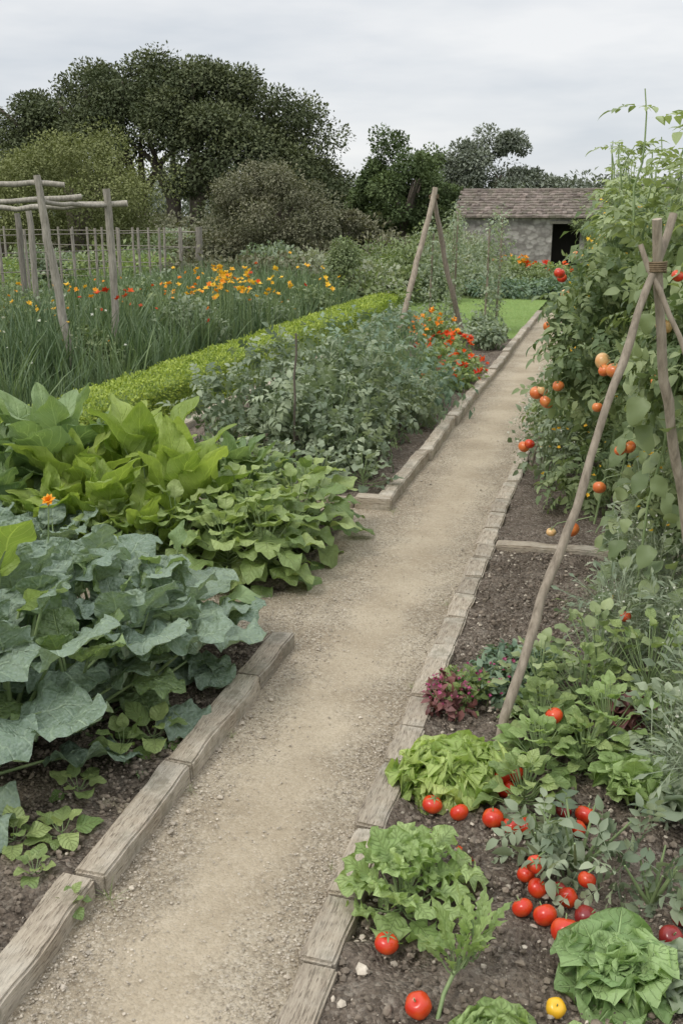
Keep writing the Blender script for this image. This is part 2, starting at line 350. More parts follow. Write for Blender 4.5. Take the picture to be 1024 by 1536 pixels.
M_bY=boardmat('edging_board_wood',(7,.7,7));M_bX=boardmat('edging_board_wood_cross',(.7,7,7))
def board(parent,name,x0,x1,y0,y1,z1,rot=0,var=.5):
    me=bpy.data.meshes.new(name)
    bm=bmesh.new();bmesh.ops.create_cube(bm,size=1);
    lx,ly=x1-x0,y1-y0;lz=z1+.12
    for v in bm.verts: v.co.x*=lx;v.co.y*=ly;v.co.z*=lz
    long_y=ly>lx
    es=[e for e in bm.edges if abs((e.verts[0].co-e.verts[1].co)[1 if long_y else 0])>.01]
    bmesh.ops.subdivide_edges(bm,edges=es,cuts=max(3,int(max(lx,ly)/.05)))
    bmesh.ops.bevel(bm,geom=[e for e in bm.edges if e.calc_face_angle(0)>.5],offset=.008,segments=2,affect='EDGES')
    sd=rng.uniform(0,100)
    for v in bm.verts:
        q=v.co*8+Vector((sd,0,0));v.co+=Vector((mnoise.noise(q),mnoise.noise(q+Vector((9,0,0))),mnoise.noise(q+Vector((0,9,0)))*.8))*.009
    bm.to_mesh(me);bm.free()
    a=me.attributes.new('var','FLOAT','POINT');a.data.foreach_set('value',np.full(len(me.vertices),var,dtype=np.float32))
    me.materials.append(M_bY if long_y else M_bX);o=bpy.data.objects.new(name,me);sc.collection.objects.link(o)
    o.location=((x0+x1)/2,(y0+y1)/2,(z1-.12)/2);o.rotation_euler=(rng.normal(0,.006),rng.normal(0,.02),rot);o.parent=parent
ed=empty('timber_edging',(-1.4,3,0));ed2=empty('timber_edging',(-.65,3,0));ed3=empty('timber_edging',(-1.45,10,0))
def run(parent,x0,x1,ys,z,rand=.012):
    for i,(a,b) in enumerate(zip(ys[:-1],ys[1:])):
        j=rng.normal(0,rand*.5);board(parent,'board_%d'%i,x0+j-parent.location.x,x1+j-parent.location.x,a+.005,b-.005,z+rng.normal(0,.006),rng.normal(0,.010),U(.25,.75))
def board_fix(p):
    for c in p.children: c.location.y-=p.location.y
run(ed,-1.47,-1.36,[0.9,2.30,2.97,3.71,4.20],.075)
board(ed,'board_cross',-1.80+1.4,-1.476+1.4,4.09,4.20,.07);board(ed,'board_cross_2',-3.4+1.4,-1.81+1.4,4.10,4.21,.06)
run(ed2,-.70,-.595,[.9,2.14,2.42,2.78,3.2,3.48,3.74],.06)
run(ed2,-.71,-.60,[3.76,4.32,4.68,5.0,5.28,5.6,5.86,6.2,6.55,6.9,7.4],.045)
run(ed2,-.70,-.60,[7.4,9,11,13,15,17,19,21],.05)
board(ed2,'board_cross',-.59+.65,-.2+.65,5.83,5.93,.06);board(ed2,'board_cross_2',-.19+.65,1.2+.65,5.84,5.94,.06)
run(ed3,-1.51,-1.40,[6.66,8.1,9.6,11.2,12.9,14.6,16.3,18.0,19.6,21.2],.085)
board(ed3,'board_cross',-1.66+1.45,-1.40+1.45,6.54,6.65,.085);board(ed3,'board_cross_2',-3.85+1.45,-1.67+1.45,6.54,6.65,.08)
run(ed3,-3.92,-3.81,[4.5,6.5,8.5,10.5,12.5,14.5,16.5],.09)
for p in(ed,ed2,ed3): board_fix(p)

# ---------------- near plants ----------------
def plant(name,x,y,n,h,ls,Ts,mats,el=(80,12),pet=.7,lp=-25,z0=.03,sr=.006,vr=(0,1),lsv=.25,hs=.25,build=True,mb=None):
    mb=mb or MB();P=[];D=[];Up=[];S=[];V=[]
    a0=U(0,6)
    for i in range(n):
        f=(i+.5)/n;a=a0+i*2.39996+rng.normal(0,.15);e=math.radians(el[0]+(el[1]-el[0])*f+rng.normal(0,6))
        o=np.array([math.cos(a),math.sin(a),0])
        b=np.array([x,y,z0+h*hs*(1-f)]);L=h*pet*U(.8,1.15)
        d=o*math.cos(e)+np.array([0,0,math.sin(e)])
        tip=b+d*L
        e2=e+math.radians(lp+rng.normal(0,10));D.append(o*math.cos(e2)+np.array([0,0,math.sin(e2)])+rng.normal(0,.08,3))
        Up.append(-o*math.sin(e2)+np.array([0,0,math.cos(e2)])+rng.normal(0,.12,3))
        P.append(tip);S.append(ls*(U(1-lsv,1+lsv))*(.55+.45*min(1,f*2.2)));V.append(min(1,max(0,U(*vr)*.75+.3*(1-f))))
        if L>.03: tube(mb,[b,b+d*L*.5+np.array([0,0,-.01]),tip,tip+nrm(D[-1])*S[-1]*.3],[sr,sr*.8,sr*.6,sr*.3],5,1)
    placeT(mb,Ts,np.array(P),np.array(D),np.array(Up),np.array(S),0,np.array(V))
    if build: return mb.build(name,mats,(x,y,0))
    return mb
for x,y,n,h,ls,m in[(-2.08,2.95,20,.56,.31,M_kale),(-1.84,3.42,20,.42,.26,M_kale),(-1.82,3.80,20,.36,.24,M_kale),(-2.3,3.35,24,.58,.30,M_kale),(-2.15,3.76,24,.48,.28,M_kale),(-2.55,3.0,18,.66,.34,M_kale),(-2.7,3.75,20,.50,.31,M_kale),(-2.25,2.6,14,.56,.31,M_kale),(-1.95,3.15,14,.42,.24,M_kaleg),(-2.0,3.6,14,.42,.22,M_kaleg)]:
    plant('kale_plant',x,y,n,h,ls,KAL,[m,M_stem],(84,2),.72,-16,sr=.010)
plant('chard_plant',-2.22,2.98,7,.74,.24,SPN,[M_chard,M_stem],(86,60),.85,-10,sr=.01)
plant('chard_plant',-1.95,3.98,8,.40,.18,SPN,[M_chardb,M_stem],(86,30),.85,-10,sr=.008)
for x,y,s in[(-1.75,2.42,.055),(-1.88,2.2,.06),(-1.62,2.5,.05),(-1.68,3.05,.07),(-1.6,3.15,.07),(-1.42,2.2,.03),(-1.6,2.3,.04),(-1.7,2.75,.05)]:
    plant('seedling',x,y,9,s,s*1.5,OVM,[M_spin,M_stem],(60,5),.9,-10,sr=.002,z0=.04)
for x,y,s in[(-1.335,2.28,.05),(-1.34,2.9,.03),(-1.335,3.3,.03),(-.73,3.9,.03),(-.735,4.9,.035),(-1.37,6.5,.04),(-.73,2.6,.02)]:
    plant('weed_tuft',x,y,16,s*.5,s*1.6,BLD,[M_spin,M_stem],(88,20),.3,-5,sr=.001,z0=.0)
for x,y,h in[(-1.80,5.03,.27),(-1.78,5.5,.31),(-1.80,5.9,.30),(-2.0,4.98,.29),(-2.1,5.4,.34),(-2.1,5.95,.34),(-2.35,5.08,.28),(-2.4,6.1,.34),(-1.92,5.25,.3),(-2.7,4.95,.24),(-3.3,4.95,.24)]:
    plant('spinach_plant',x,y,42,h,.175,SPN,[M_spin,M_stem],(80,-2),.8,-28,sr=.004,hs=.6)
for x,y,h,m in[(-2.45,5.35,.70,M_chard),(-2.8,5.6,.76,M_chard),(-3.15,5.35,.66,M_chard),(-3.45,5.65,.88,M_chardb),(-2.8,5.1,.58,M_chard),(-3.75,5.4,.72,M_chardb),(-2.3,5.85,.58,M_chardb),(-3.15,5.9,.66,M_chard),(-3.1,5.0,.48,M_chard),(-2.5,4.98,.42,M_chard),(-3.55,5.1,.55,M_chardb)]:
    plant('chard_plant',x,y,17,h,h*.66,CHD,[m,M_stem],(88,46),.36,-5,sr=.009)
for x,y in[(-2.95,4.75),(-3.4,4.78)]:
    plant('broccoli_plant',x,y,18,.32,.2,KAL,[M_kale,M_stem],(80,10),.7,-20,sr=.007)
def flowers(mb,P,size,mat,n=7,var=(0,1),cup=.5,tilt=.7):
    P=np.asarray(P,float);m=len(P);s=size*U(.6,1.25,m);a0=U(0,6,m);v=U(var[0],var[1],m)
    A=nrm(np.stack([rng.normal(0,tilt,m),rng.normal(-.3*tilt,tilt,m),np.ones(m)],1));B=nrm(np.cross(A,[0.3,1,.1]));C=np.cross(A,B)
    for k in range(n):
        a=(a0+k*TAU/n)[:,None];place(mb,PET,P,np.cos(a)*B+np.sin(a)*C+cup*A*(1 if k%2 else 2.2),A,s,mat,v)
mb=MB();tube(mb,[(-2.62,4.1,.03),(-2.6,4.12,.4),(-2.58,4.13,.66)],.004,5,1)
flowers(mb,[(-2.58,4.13,.66)]*3,.035,0,9,cup=.4);mb.build('marigold_flower',[P_or,M_stem])

def rosette(name,x,y,n,r,Ts,m,el=(85,10),z0=.035,lp=0,vr=(0,1)): return plant(name,x,y,n,r*.15,r,Ts,[m,M_stem],el,.4,lp,z0,.004,vr)
rosette('lettuce',-.46,3.12,70,.165,LET,M_let,(88,5))
rosette('lettuce',-.36,3.2,44,.14,LET,M_let)
plant('celery_plant',-.47,2.44,38,.14,.115,LOB,[M_let2,M_stem],(87,12),.75,-15,sr=.003)
plant('celery_plant',-.42,2.56,22,.12,.10,LOB,[M_let2,M_stem],(85,10),.8,-15,sr=.003)
mb=MB();tube(mb,[(-.30,2.02,.02),(-.29,2.10,.07),(-.26,2.18,.12)],.006,6,1)
for k in range(3): plant('',-.27+.02*k,2.15+.03*k,9,.09+.03*k,.105,RCK,None,(88,35),.6,-6,z0=.09,sr=.003,mb=mb,build=False)
mb.build('young_rocket_plant',[M_let2,M_stem],(-.3,2.06,0))
rosette('cabbage',.13,2.28,30,.165,CAB,M_cab)
rosette('lettuce',-.14,1.99,40,.11,LET,M_let2)
rosette('lettuce',.05,1.97,26,.09,LET,M_let2)
rosette('kale_plant',.33,2.32,26,.11,LET,M_tomg)
rosette('lettuce',.19,3.2,44,.16,LOB,M_let2,(88,30))
rosette('lettuce',.36,3.1,30,.16,LOB,M_tomg,(88,30))
rosette('red_lettuce',.17,3.6,44,.10,LET,M_red,z0=.14)
def herb(name,x,y,rx,ry,h,n,size,Ts,mats,var=(.1,.9),fl=None,grav=.1,cv=.1):
    mb=MB();cloud(mb,Ts,[(x,y,h*.5)]+[(x+U(-.5,.5)*rx,y+U(-.5,.5)*ry,h*U(.4,.75)) for k in range(5)],[(rx,ry,h*.5)]+[(rx*.5,ry*.5,h*.35)]*5,n,size,0,var,.45,.8,grav,zmin=.03,cv=cv)
    for k in range(12):
        a=U(0,6);tube(mb,[(x,y,.02),(x+rx*.5*math.cos(a),y+ry*.5*math.sin(a),h*.5),(x+rx*.8*math.cos(a),y+ry*.8*math.sin(a),h*.8)],[.004,.003,.002],4,1)
    if fl:
        m=fl[1];d=sph(m);d[:,2]=abs(d[:,2])*.9+.15;d=nrm(d);P=np.array([x,y,h*.5])+d*np.array([rx,ry,h*.6])*U(.9,1.12,(m,1))
        flowers(mb,P,fl[0],2,fl[2] if len(fl)>2 else 6)
    return mb.build(name,mats,(x,y,0))
herb('sedum_plant',-.53,3.70,.11,.12,.16,240,.045,OVS,[M_red,M_stem,P_pk],fl=(.010,40))
herb('sedum_plant',-.50,3.77,.14,.13,.17,460,.045,OVS,[M_spin,M_stem,P_pk],fl=(.010,16))
herb('sedum_plant',-.34,3.85,.12,.14,.17,500,.045,OVS,[M_dkg,M_stem,P_pk],fl=(.011,30))
herb('thyme_plant',-.30,4.20,.22,.10,.10,600,.03,OVS,[M_red,M_stem])
herb('thyme_plant',-.26,4.12,.24,.16,.13,1100,.04,OVS,[M_dkg,M_stem])
for x,y,h,m in[(-.15,3.55,.15,M_spin),(.0,3.75,.2,M_spin),(.1,3.5,.18,M_let2),(.05,3.95,.26,M_tom),(.25,3.85,.28,M_spin),(.3,3.5,.2,M_tomg),(-.18,3.85,.18,M_tom),(.42,3.7,.28,M_tomg),(-.14,3.32,.13,M_let2),(.02,3.36,.13,M_spin),(-.17,3.06,.12,M_spin)]:
    plant('bean_plant',x,y,46,h,.078,OVM,[m,M_stem],(82,0),.9,-25,sr=.003,hs=.6)
for x,y,h in[(.15,4.25,.4),(.28,4.55,.6),(.4,4.1,.5),(.5,3.6,.4),(.25,4.9,.5),(.42,3.3,.3),(.32,4.9,.75)]:
    herb('fennel_plant',x,y,.18,.18,h,420,.16,FERN,[M_fern,M_stem,P_wh],fl=(.007,60,5),grav=-.2)
def tplant(name,x,y,rx,h,n,size,m,fl=None,Ts=CMP):
    mb=MB();C=[];R=[]
    for k in range(7):
        a=k*.9+U(0,.5);q=rx*U(.25,.7);C.append((x+q*math.cos(a),y+q*math.sin(a),h*U(.35,.8)));R.append((rx*.5,rx*.5,h*.38))
        tube(mb,[(x,y,.02),(x+q*.4*math.cos(a),y+q*.4*math.sin(a),h*.4),(C[-1][0],C[-1][1],h*.9)],[.008,.006,.003],5,1)
    cloud(mb,Ts,C,R,n,size,0,(.0,.85),.5,.8,.25,cv=.25);return mb
tplant('tomato_plant',.02,2.76,.22,.25,46,.13,M_tomg).build('tomato_plant',[M_tomg,M_stem],(.02,2.76,0))
tplant('tomato_plant',.24,2.66,.16,.2,28,.12,M_tomg).build('tomato_plant',[M_tomg,M_stem],(.22,2.6,0))
tplant('tomato_plant',-.1,2.82,.12,.17,16,.11,M_tomg).build('tomato_plant',[M_tomg,M_stem],(-.1,2.82,0))
mb=MB();flowers(mb,np.stack([U(-.36,-.28,9),U(2.6,2.75,9),U(.05,.07,9)],1),.014,0);mb.build('fallen_petals',[P_rd])

def tomato(mb,x,y,z,r,mf=0,mc=1,cal=True):
    ns,nr=18,12;tilt=rng.normal(0,.4,2);V=[];sq=U(.8,.93);rb=U(.02,.05)
    for i in range(nr+1):
        p=math.pi*i/nr;rr=math.sin(p);zz=math.cos(p)*sq
        if p<.7: zz-=.22*(1-p/.7)**1.5
        for j in range(ns):
            a=j*TAU/ns;k=1+rb*math.cos(5*a)*rr;V.append((rr*k*math.cos(a),rr*k*math.sin(a),zz))
    V=np.array(V)*r;c,s=math.cos(tilt[0]),math.sin(tilt[0])
    R1=np.array([[1,0,0],[0,c,-s],[0,s,c]]);c,s=math.cos(tilt[1]),math.sin(tilt[1]);R2=np.array([[c,0,s],[0,1,0],[-s,0,c]]);R=R1@R2
    F=[(i*ns+j,(i+1)*ns+j,(i+1)*ns+(j+1)%ns,i*ns+(j+1)%ns) for i in range(nr) for j in range(ns)]
    o=np.array([x,y,z]);mb.add(V@R.T+o,F,mf)
    if cal:
        top=o+R@np.array([0,0,.66*r]);a=np.arange(5)*TAU/5
        D=np.stack([np.cos(a),np.sin(a),np.full(5,.25)],1)@R.T
        place(mb,leaf_t(3,1,'lance',.28,.1,.9),np.tile(top,(5,1)),D,R@np.array([0,0,1.]),r*.75,mc,.6)
        tube(mb,[top,top+R@np.array([0,.1*r,.45*r])],[r*.07,r*.05],5,mc)
gz=.038
for x,y,r,m in[(-.470,2.95,.035,M_fr),(-.375,2.93,.032,M_fr),(-.26,2.92,.037,M_fr),(-.195,2.90,.032,M_fr),(-.145,2.91,.031,M_fr),(.037,3.02,.037,M_fr),(.011,2.94,.031,M_fr),(-.035,3.04,.028,M_fd),
  (-.13,2.66,.027,M_fr),(-.126,2.50,.031,M_fr),(-.06,2.48,.035,M_fr),(.0,2.42,.042,M_fr),(.055,2.50,.035,M_fd),(-.474,2.25,.034,M_fr),(-.347,2.05,.035,M_fr),(-.008,2.14,.026,M_fy),(.286,2.478,.034,M_fd),(.32,2.58,.03,M_fd),(-.03,2.60,.03,M_fd),(-.09,2.6,.03,M_fr),(.0,2.58,.03,M_fr)]:
    mb=MB();tomato(mb,x,y,gz+r*.8,r);mb.build('tomato',[m,M_stem],(x,y,gz))
for x,y,z,r in[(-.255,3.15,.10,.040),(-.215,3.17,.095,.035),(-.24,3.12,.06,.034),(-.10,3.42,.21,.034),(.05,2.60,.12,.027),(-.1,2.62,.13,.028)]:
    mb=MB();tomato(mb,x,y,z,r);tube(mb,[(x,y,z+r*.7),(x+.03,y+.04,z+.03),(x+.04,y+.07,.03)],.003,5,1);mb.build('tomato_truss',[M_fr,M_stem],(x,y,0))

# ---------------- wigwam of poles ----------------
mb=MB();ap=np.array([.14,3.97,1.80])
def thru(b,k): b=np.array(b,float);return b,b+(ap-b)*k
for b,k,r,dx in[((-.31,3.405,.0),1.11,.017,0),((.47,4.40,0),1.10,.021,.022),((.95,3.95,0),1.05,.012,-.02)]:
    s,e=thru(b,k);e=e+np.array([dx,-.01,0]);pole(mb,s,e,r*1.15,r*.85,10,24,.005,0,U(.4,.8))
t=np.linspace(0,TAU*5,90);tube(mb,np.stack([.145+.034*np.cos(t),3.97+.034*np.sin(t),1.79+t*.0012],1),.004,5,1)
mb.build('pole_wigwam',[M_cane,M_twine],(-.3,3.4,0))
mb=MB();pole(mb,(-.55,8.0,0),(-.28,7.9,1.16),.014,.011,7,10,.004);mb.build('garden_cane',[M_cane],(-.55,8.3,0))

# ---------------- tomato vine wall ----------------
def shoot(mb,x,y,z0,L,size=.11):
    z=np.linspace(0,L,7);w=np.cumsum(rng.normal(0,.014,(7,2)),0);P=np.stack([x+w[:,0],y+w[:,1],z0+z],1)
    tube(mb,P,np.linspace(.007,.003,7),5,1);m=max(5,int(L/.04));i=rng.integers(1,7,m);a=U(0,6,m)
    placeT(mb,CMP,P[i]-np.array([0,0,1])*U(0,L/7,(m,1)),np.stack([np.cos(a),np.sin(a),U(-.2,.7,m)],1),(0,0,1),size*U(.6,1.2,m),0,U(.4,1,m))
def vine(name,y0,y1,xc,half,h,n,size,Ts,mat,fr=0,shoots=3,fl=0):
    mb=MB();L=y1-y0
    K=int(L*13);C=[];R=[]
    for k in range(K):
        z=h*U(.05,.98);tp=1-.55*(z/h)**1.3;q=U(.17,.3)
        C.append((xc+half*tp*U(-.8,.8),U(y0,y1),z));R.append((q,q,q)) 
    cloud(mb,Ts,C,R,n,size,0,(.0,.85),.5,.7,.35,cv=.3)
    for k in range(int(L*4)):
        yy=U(y0,y1);xx=xc+U(-.9,.5)*half;z=np.linspace(.02,h*U(.8,1.08),8);w=np.cumsum(rng.normal(0,.02,(8,2)),0)
        tube(mb,np.stack([xx+w[:,0]+.35*half*z/h,yy+w[:,1],z],1),np.linspace(.008,.003,8),5,1)
    for k in range(shoots):
        yy=U(y0,y1);xx=xc+U(-.3,.3)*half;hh=U(.15,.4);shoot(mb,xx,yy,h*.9,hh+h*.1,.15)
    m=int(L*60);P=np.stack([xc+half*U(-1.05,-.2,m),U(y0,y1,m),U(.2,h,m)],1);P[:,0]+=P[:,2]/h*half*.5
    flowers(mb,P,.016,5,5)
    return mb
def fruit(mb,L):
    for x,y,z,r,mi in L:
        tomato(mb,x,y,z,r,mi,1);tube(mb,[(x,y,z+r*.6),(x+.03,y+.01,z+.05),(x+.1,y+.02,z+.07)],.0025,4,1)
FM=[M_tom,M_stem,M_fr,M_fo,M_fp,P_ye]
mb=vine('',4.35,6.2,.52,.46,2.2,2500,.15,CMP,M_tom,shoots=10)
n=480;P=np.stack([U(.05,.7,n),U(4.2,5.9,n),U(.25,1.9,n)],1);P[:,0]+=P[:,2]*.05
placeT(mb,OVM,P,np.stack([U(-1,.2,n),U(-1,.4,n),U(-1.2,-.1,n)],1),np.stack([U(-.9,-.1,n),U(-1,0,n),U(.3,1,n)],1),U(.07,.14,n),0,U(.1,.8,n))
shoot(mb,.10,5.15,1.9,.66,.18);shoot(mb,.2,5.0,1.9,.5,.17);shoot(mb,.05,5.9,1.9,.46,.16);shoot(mb,.3,4.8,1.95,.45,.16);shoot(mb,.0,6.3,1.9,.42,.15);shoot(mb,.16,5.5,1.8,.5,.17)
fruit(mb,[(.24,4.3,1.76,.026,2),(.21,4.4,1.55,.036,4),(.42,4.5,1.98,.03,3),(.36,4.4,1.80,.028,3),(.2,4.35,1.33,.028,3),(.34,4.4,1.25,.03,4)])
fruit(mb,[(-.03,5.45,1.25,.046,4),(.03,5.35,1.22,.044,3),(-.02,5.4,1.21,.033,3),(.12,4.85,.93,.034,3),(.08,4.8,.92,.026,3),(.0,5.0,.68,.034,3),(-.12,4.9,.48,.040,3),(-.24,5.4,.30,.028,4),(-.04,5.2,1.05,.028,3),(.15,4.2,.32,.026,2)])
mb.build('tomato_vine',FM,(.4,5.2,0))
mb=vine('',6.1,9.5,.15,.62,2.1,3500,.16,CMP,M_tom,shoots=12)
fruit(mb,[(-.44,6.55,.88,.046,3),(-.37,6.45,.84,.046,3),(-.40,6.5,.91,.036,4),(-.52,6.75,.47,.04,3),(-.48,6.72,.5,.035,2),(-.28,6.0,1.02,.035,3),(-.38,7.3,1.6,.04,2),(-.42,7.1,1.25,.04,3),(-.3,6.7,1.5,.036,4)]);mb.build('tomato_vine',FM,(.2,7.8,0))
mb=vine('',9.3,14,.1,.62,2.05,3000,.2,CMPS,M_tom,shoots=9);fruit(mb,[(-.46,9.3,1.45,.045,2),(-.42,10.7,1.6,.045,3)]);mb.build('tomato_vine',FM,(.2,11.6,0))
mb=vine('',13.8,21.3,.16,.60,1.9,3400,.24,CMPS,M_tomg,shoots=6);mb.build('tomato_vine',[M_tomg]+FM[1:],(.2,17.5,0))
for y in np.arange(7.4,20,.95): herb('hyssop_plant',-.42+U(-.06,.08),y,.28,.5,.5+U(-.1,.25),480,.07,OVS+CMPS,[M_fern if rng.random()<.6 else M_tomg,M_stem,P_wh],fl=(.010,70,5))
# ---------------- left long bed ----------------
for x in(-2.95,-2.5,-2.1,-1.85):
    for y in(7.45,8.0,8.6,9.2):
        h=.90+U(-.12,.16) if x<-1.9 else .54;yy=y+U(-.15,.15);h*=.8 if y<7.5 else 1.
        tplant('x',x+U(-.1,.1),yy,.34,h,140,.16,M_tomg,Ts=CMP).build('tomato_bush',[M_tomg,M_stem],(x,yy,0))
for x in(-2.95,-2.45,-2.0,-1.78):
    for y in(9.9,10.6,11.3,12.0):
        if x>-2.1 and y>11: continue
        h=.82+U(-.12,.16) if x<-1.9 else .5;tplant('x',x+U(-.1,.1),y,.4,h,145,.17,M_dkg,Ts=CMPS).build('tomato_bush',[M_dkg,M_stem],(x,y,0))
for x in np.arange(-3.5,-1.55,.3): plant('strawberry_plant',x,6.92+U(-.05,.1),34,.2,.10,SPN,[M_tomg,M_stem],(80,0),.9,-25,sr=.003,hs=.6)
mb=MB();pole(mb,(-2.35,7.3,0),(-2.33,7.35,1.12),.011,.008,6,8);mb.build('garden_stake',[M_bark],(-2.35,7.3,0))
for x,y,h,n in[(-2.0,12.9,.48,30),(-1.74,12.1,.32,22),(-2.35,13.7,.66,34),(-1.75,11.4,.3,12),(-2.1,12.3,.45,8)]:
    herb('nasturtium_plant',x,y,.34,.4,h,800,.07,OVS,[M_spin,M_stem,P_rd if n!=34 else P_or],fl=(.05,n,7))
for x,y,h in[(-1.9,15.2,.4),(-2.5,14.9,.5),(-3.2,14.2,.6),(-2.0,16.2,.42),(-3.0,13.0,.6),(-2.7,16.1,.5),(-3.3,15.8,.6)]:
    herb('lavender_bush',x,y,.42,.45,h,900,.08,OVS,[M_tomg,M_stem])
mb=MB();pole(mb,(-3.08,14.5,0),(-2.64,15.15,2.36),.045,.04,9,16,.010,0,.75);pole(mb,(-2.2,15.7,0),(-2.68,15.2,2.28),.042,.034,9,16,.010,0,.3)
t=np.linspace(0,TAU*3,40);tube(mb,np.stack([-2.66+.07*np.cos(t),15.17+.07*np.sin(t),2.2+t*.003],1),.007,5,1)
mb.build('pole_frame',[M_cane,M_twine],(-2.65,15,0))
for x,y,h in[(-3.0,17.0,1.7),(-2.65,17.3,2.0),(-2.1,17.2,1.75),(-1.95,17.7,1.9),(-2.9,18.6,1.9)]:
    mb=MB();pole(mb,(x,y,0),(x+.03,y,h),.022,.018,6,8);z=np.linspace(.25,h,9)
    cloud(mb,OVS+CMPS,[(x+U(-.1,.1),y,q) for q in z],[(.2,.2,.22)]*9,850,.075,1,(.1,.9),.6);mb.build('climbing_bean_plant',[M_cane,M_fern],(x,y,0))

# ---------------- hedge ----------------
def hedge(name,x0,x1,y0,y1,h,n,m,ls):
    mb=MB();xs=x1-x0;ys=np.linspace(y0,y1,int((y1-y0)/.2)+2)
    pr=[(0,0),(0,.5),(.0,.85),(.1,1),(.5,1.02),(.9,1),(1,.85),(1,.5),(1,0)];V=[]
    for y in ys:
        for a,b in pr:
            w=mnoise.noise(Vector((a*3,y*2,b*3)))*.025;V.append((x0+.03+a*(xs-.06)+w,y,b*(h-.03)+w))
    k=len(pr);mb.add(V,[(i*k+j,i*k+j+1,(i+1)*k+j+1,(i+1)*k+j) for i in range(len(ys)-1) for j in range(k-1)],0,.05)
    mb.add(V[:k],[(0,1,k-2,k-1),(1,2,k-3,k-2),(2,3,k-4,k-3)],0,.05)
    y=y0+(y1-y0)*U(0,1,n)**1.6;q=rng.random(n);tot=xs+2*h;f=q*tot
    x=np.where(f<xs,x0+f,np.where(f<xs+h,x0,x1));z=np.where(f<xs,h,np.where(f<xs+h,f-xs,f-xs-h))
    top=f<xs;nx=np.where(top,0,np.where(x<x0+.01,-1,1));nz=np.where(top,1,0.)
    ed_=np.minimum(abs(x-x0),abs(x-x1));z=np.where(top,z-.04*np.exp(-ed_/.05),z)
    w=np.array([mnoise.noise(Vector((a*3,b*2,c*3)))+.5*mnoise.noise(Vector((a*9,b*9,c*9))) for a,b,c in zip(x,y,z)])*.045
    P=np.stack([x+nx*w,y,z+nz*w],1)+rng.normal(0,.012,(n,3))
    D=np.stack([nx*.8,np.zeros(n),nz*.5+.5],1)+rng.normal(0,.6,(n,3))
    place(mb,DIA,P,D,np.stack([nx*.6,np.zeros(n)-.2,nz+.5],1)+rng.normal(0,.4,(n,3)),ls*U(.7,1.3,n)*(1+(y-y0)/(y1-y0)*.5),0,np.clip(.5+w*5+rng.normal(0,.25,n),0,1))
    mb.build(name,[m],(x0,y0,0))
hedge('box_hedge',-4.74,-4.16,3.2,20.8,.41,64000,M_hedge,.028)

# ---------------- flower border ----------------
mb=MB()
nc=900;cx=U(-8.6,-4.95,nc);cy=4.8+15*U(0,1,nc)**1.1
k=28;n=nc*k;P=np.stack([np.repeat(cx,k)+rng.normal(0,.07,n),np.repeat(cy,k)+rng.normal(0,.07,n),np.zeros(n)],1)
hh=np.repeat(U(.68,1.12,nc)*np.clip(.80+.25*(-4.9-cx),.80,1.10),k)*U(.7,1.1,n)
placeT(mb,BLD,P,np.stack([rng.normal(0,.2,n),rng.normal(0,.2,n),np.ones(n)],1),np.stack([U(-1,1,n),U(-1,1,n),np.zeros(n)+.1],1),hh,0,np.clip(np.repeat(U(0,.8,nc),k)+rng.normal(0,.12,n),0,1))
mb.build('ornamental_grass',[M_iris])
for x,y,rx,h in[(-5.6,12.7,.6,.95),(-6.5,13.6,.8,1.0),(-6.9,11.2,.8,.95),(-8.0,12.6,.9,1.0),(-5.4,15.2,.6,.8),(-6.3,16.4,.9,.95),(-7.6,15.2,.9,1.05),(-5.3,17.4,.6,.75),(-7.2,9.2,.7,.9),(-5.6,10.2,.4,.75),(-8.3,10.2,.8,1.0),(-9.2,14.2,1.,1.1)]:
    herb('flowering_perennial',x,y,rx,rx,h,1400,.10,OVS+CMPS,[M_shr if rng.random()<.5 else M_tomg,M_stem,P_or],fl=(.03,2))
mb=MB()
def fl_patch(n,x,y,z,sx,sy,sz,mat,size):
    P=np.stack([rng.normal(x,sx,n),rng.normal(y,sy,n),rng.normal(z,sz,n)],1);flowers(mb,P,size,mat)
    for p in P[::2]: tube(mb,[(p[0]+U(-.05,.05),p[1],.2),p],.004,3,4)
fl_patch(26,-5.6,13.1,1.05,.35,.5,.11,0,.045);fl_patch(64,-5.2,13.2,1.12,.24,.4,.11,2,.050);fl_patch(18,-4.95,14.1,1.0,.35,.5,.10,2,.05);fl_patch(5,-4.9,14.4,1.08,.3,.5,.1,1,.045)
fl_patch(5,-6.5,11.2,1.06,.3,.4,.09,0,.04);fl_patch(9,-6.3,10.6,1.09,.2,.4,.09,2,.042);fl_patch(8,-5.7,11.2,1.08,.10,.4,.09,1,.05)
fl_patch(9,-6.9,9.6,1.05,.7,.6,.13,2,.028);fl_patch(5,-7.3,10.6,1.06,.7,.6,.12,0,.03);fl_patch(14,-5.4,16.5,1.0,.6,.8,.12,2,.05);fl_patch(18,-5.5,9.5,.8,.3,.9,.2,3,.018);fl_patch(8,-7.,8.2,.9,.6,.6,.15,2,.025);fl_patch(7,-5.6,12,.9,.5,.8,.14,1,.035);fl_patch(4,-7.6,12.5,1.1,.8,.8,.14,0,.03)
mb.build('flower_heads',[P_or,P_rd,P_ye,P_wh,M_stem])

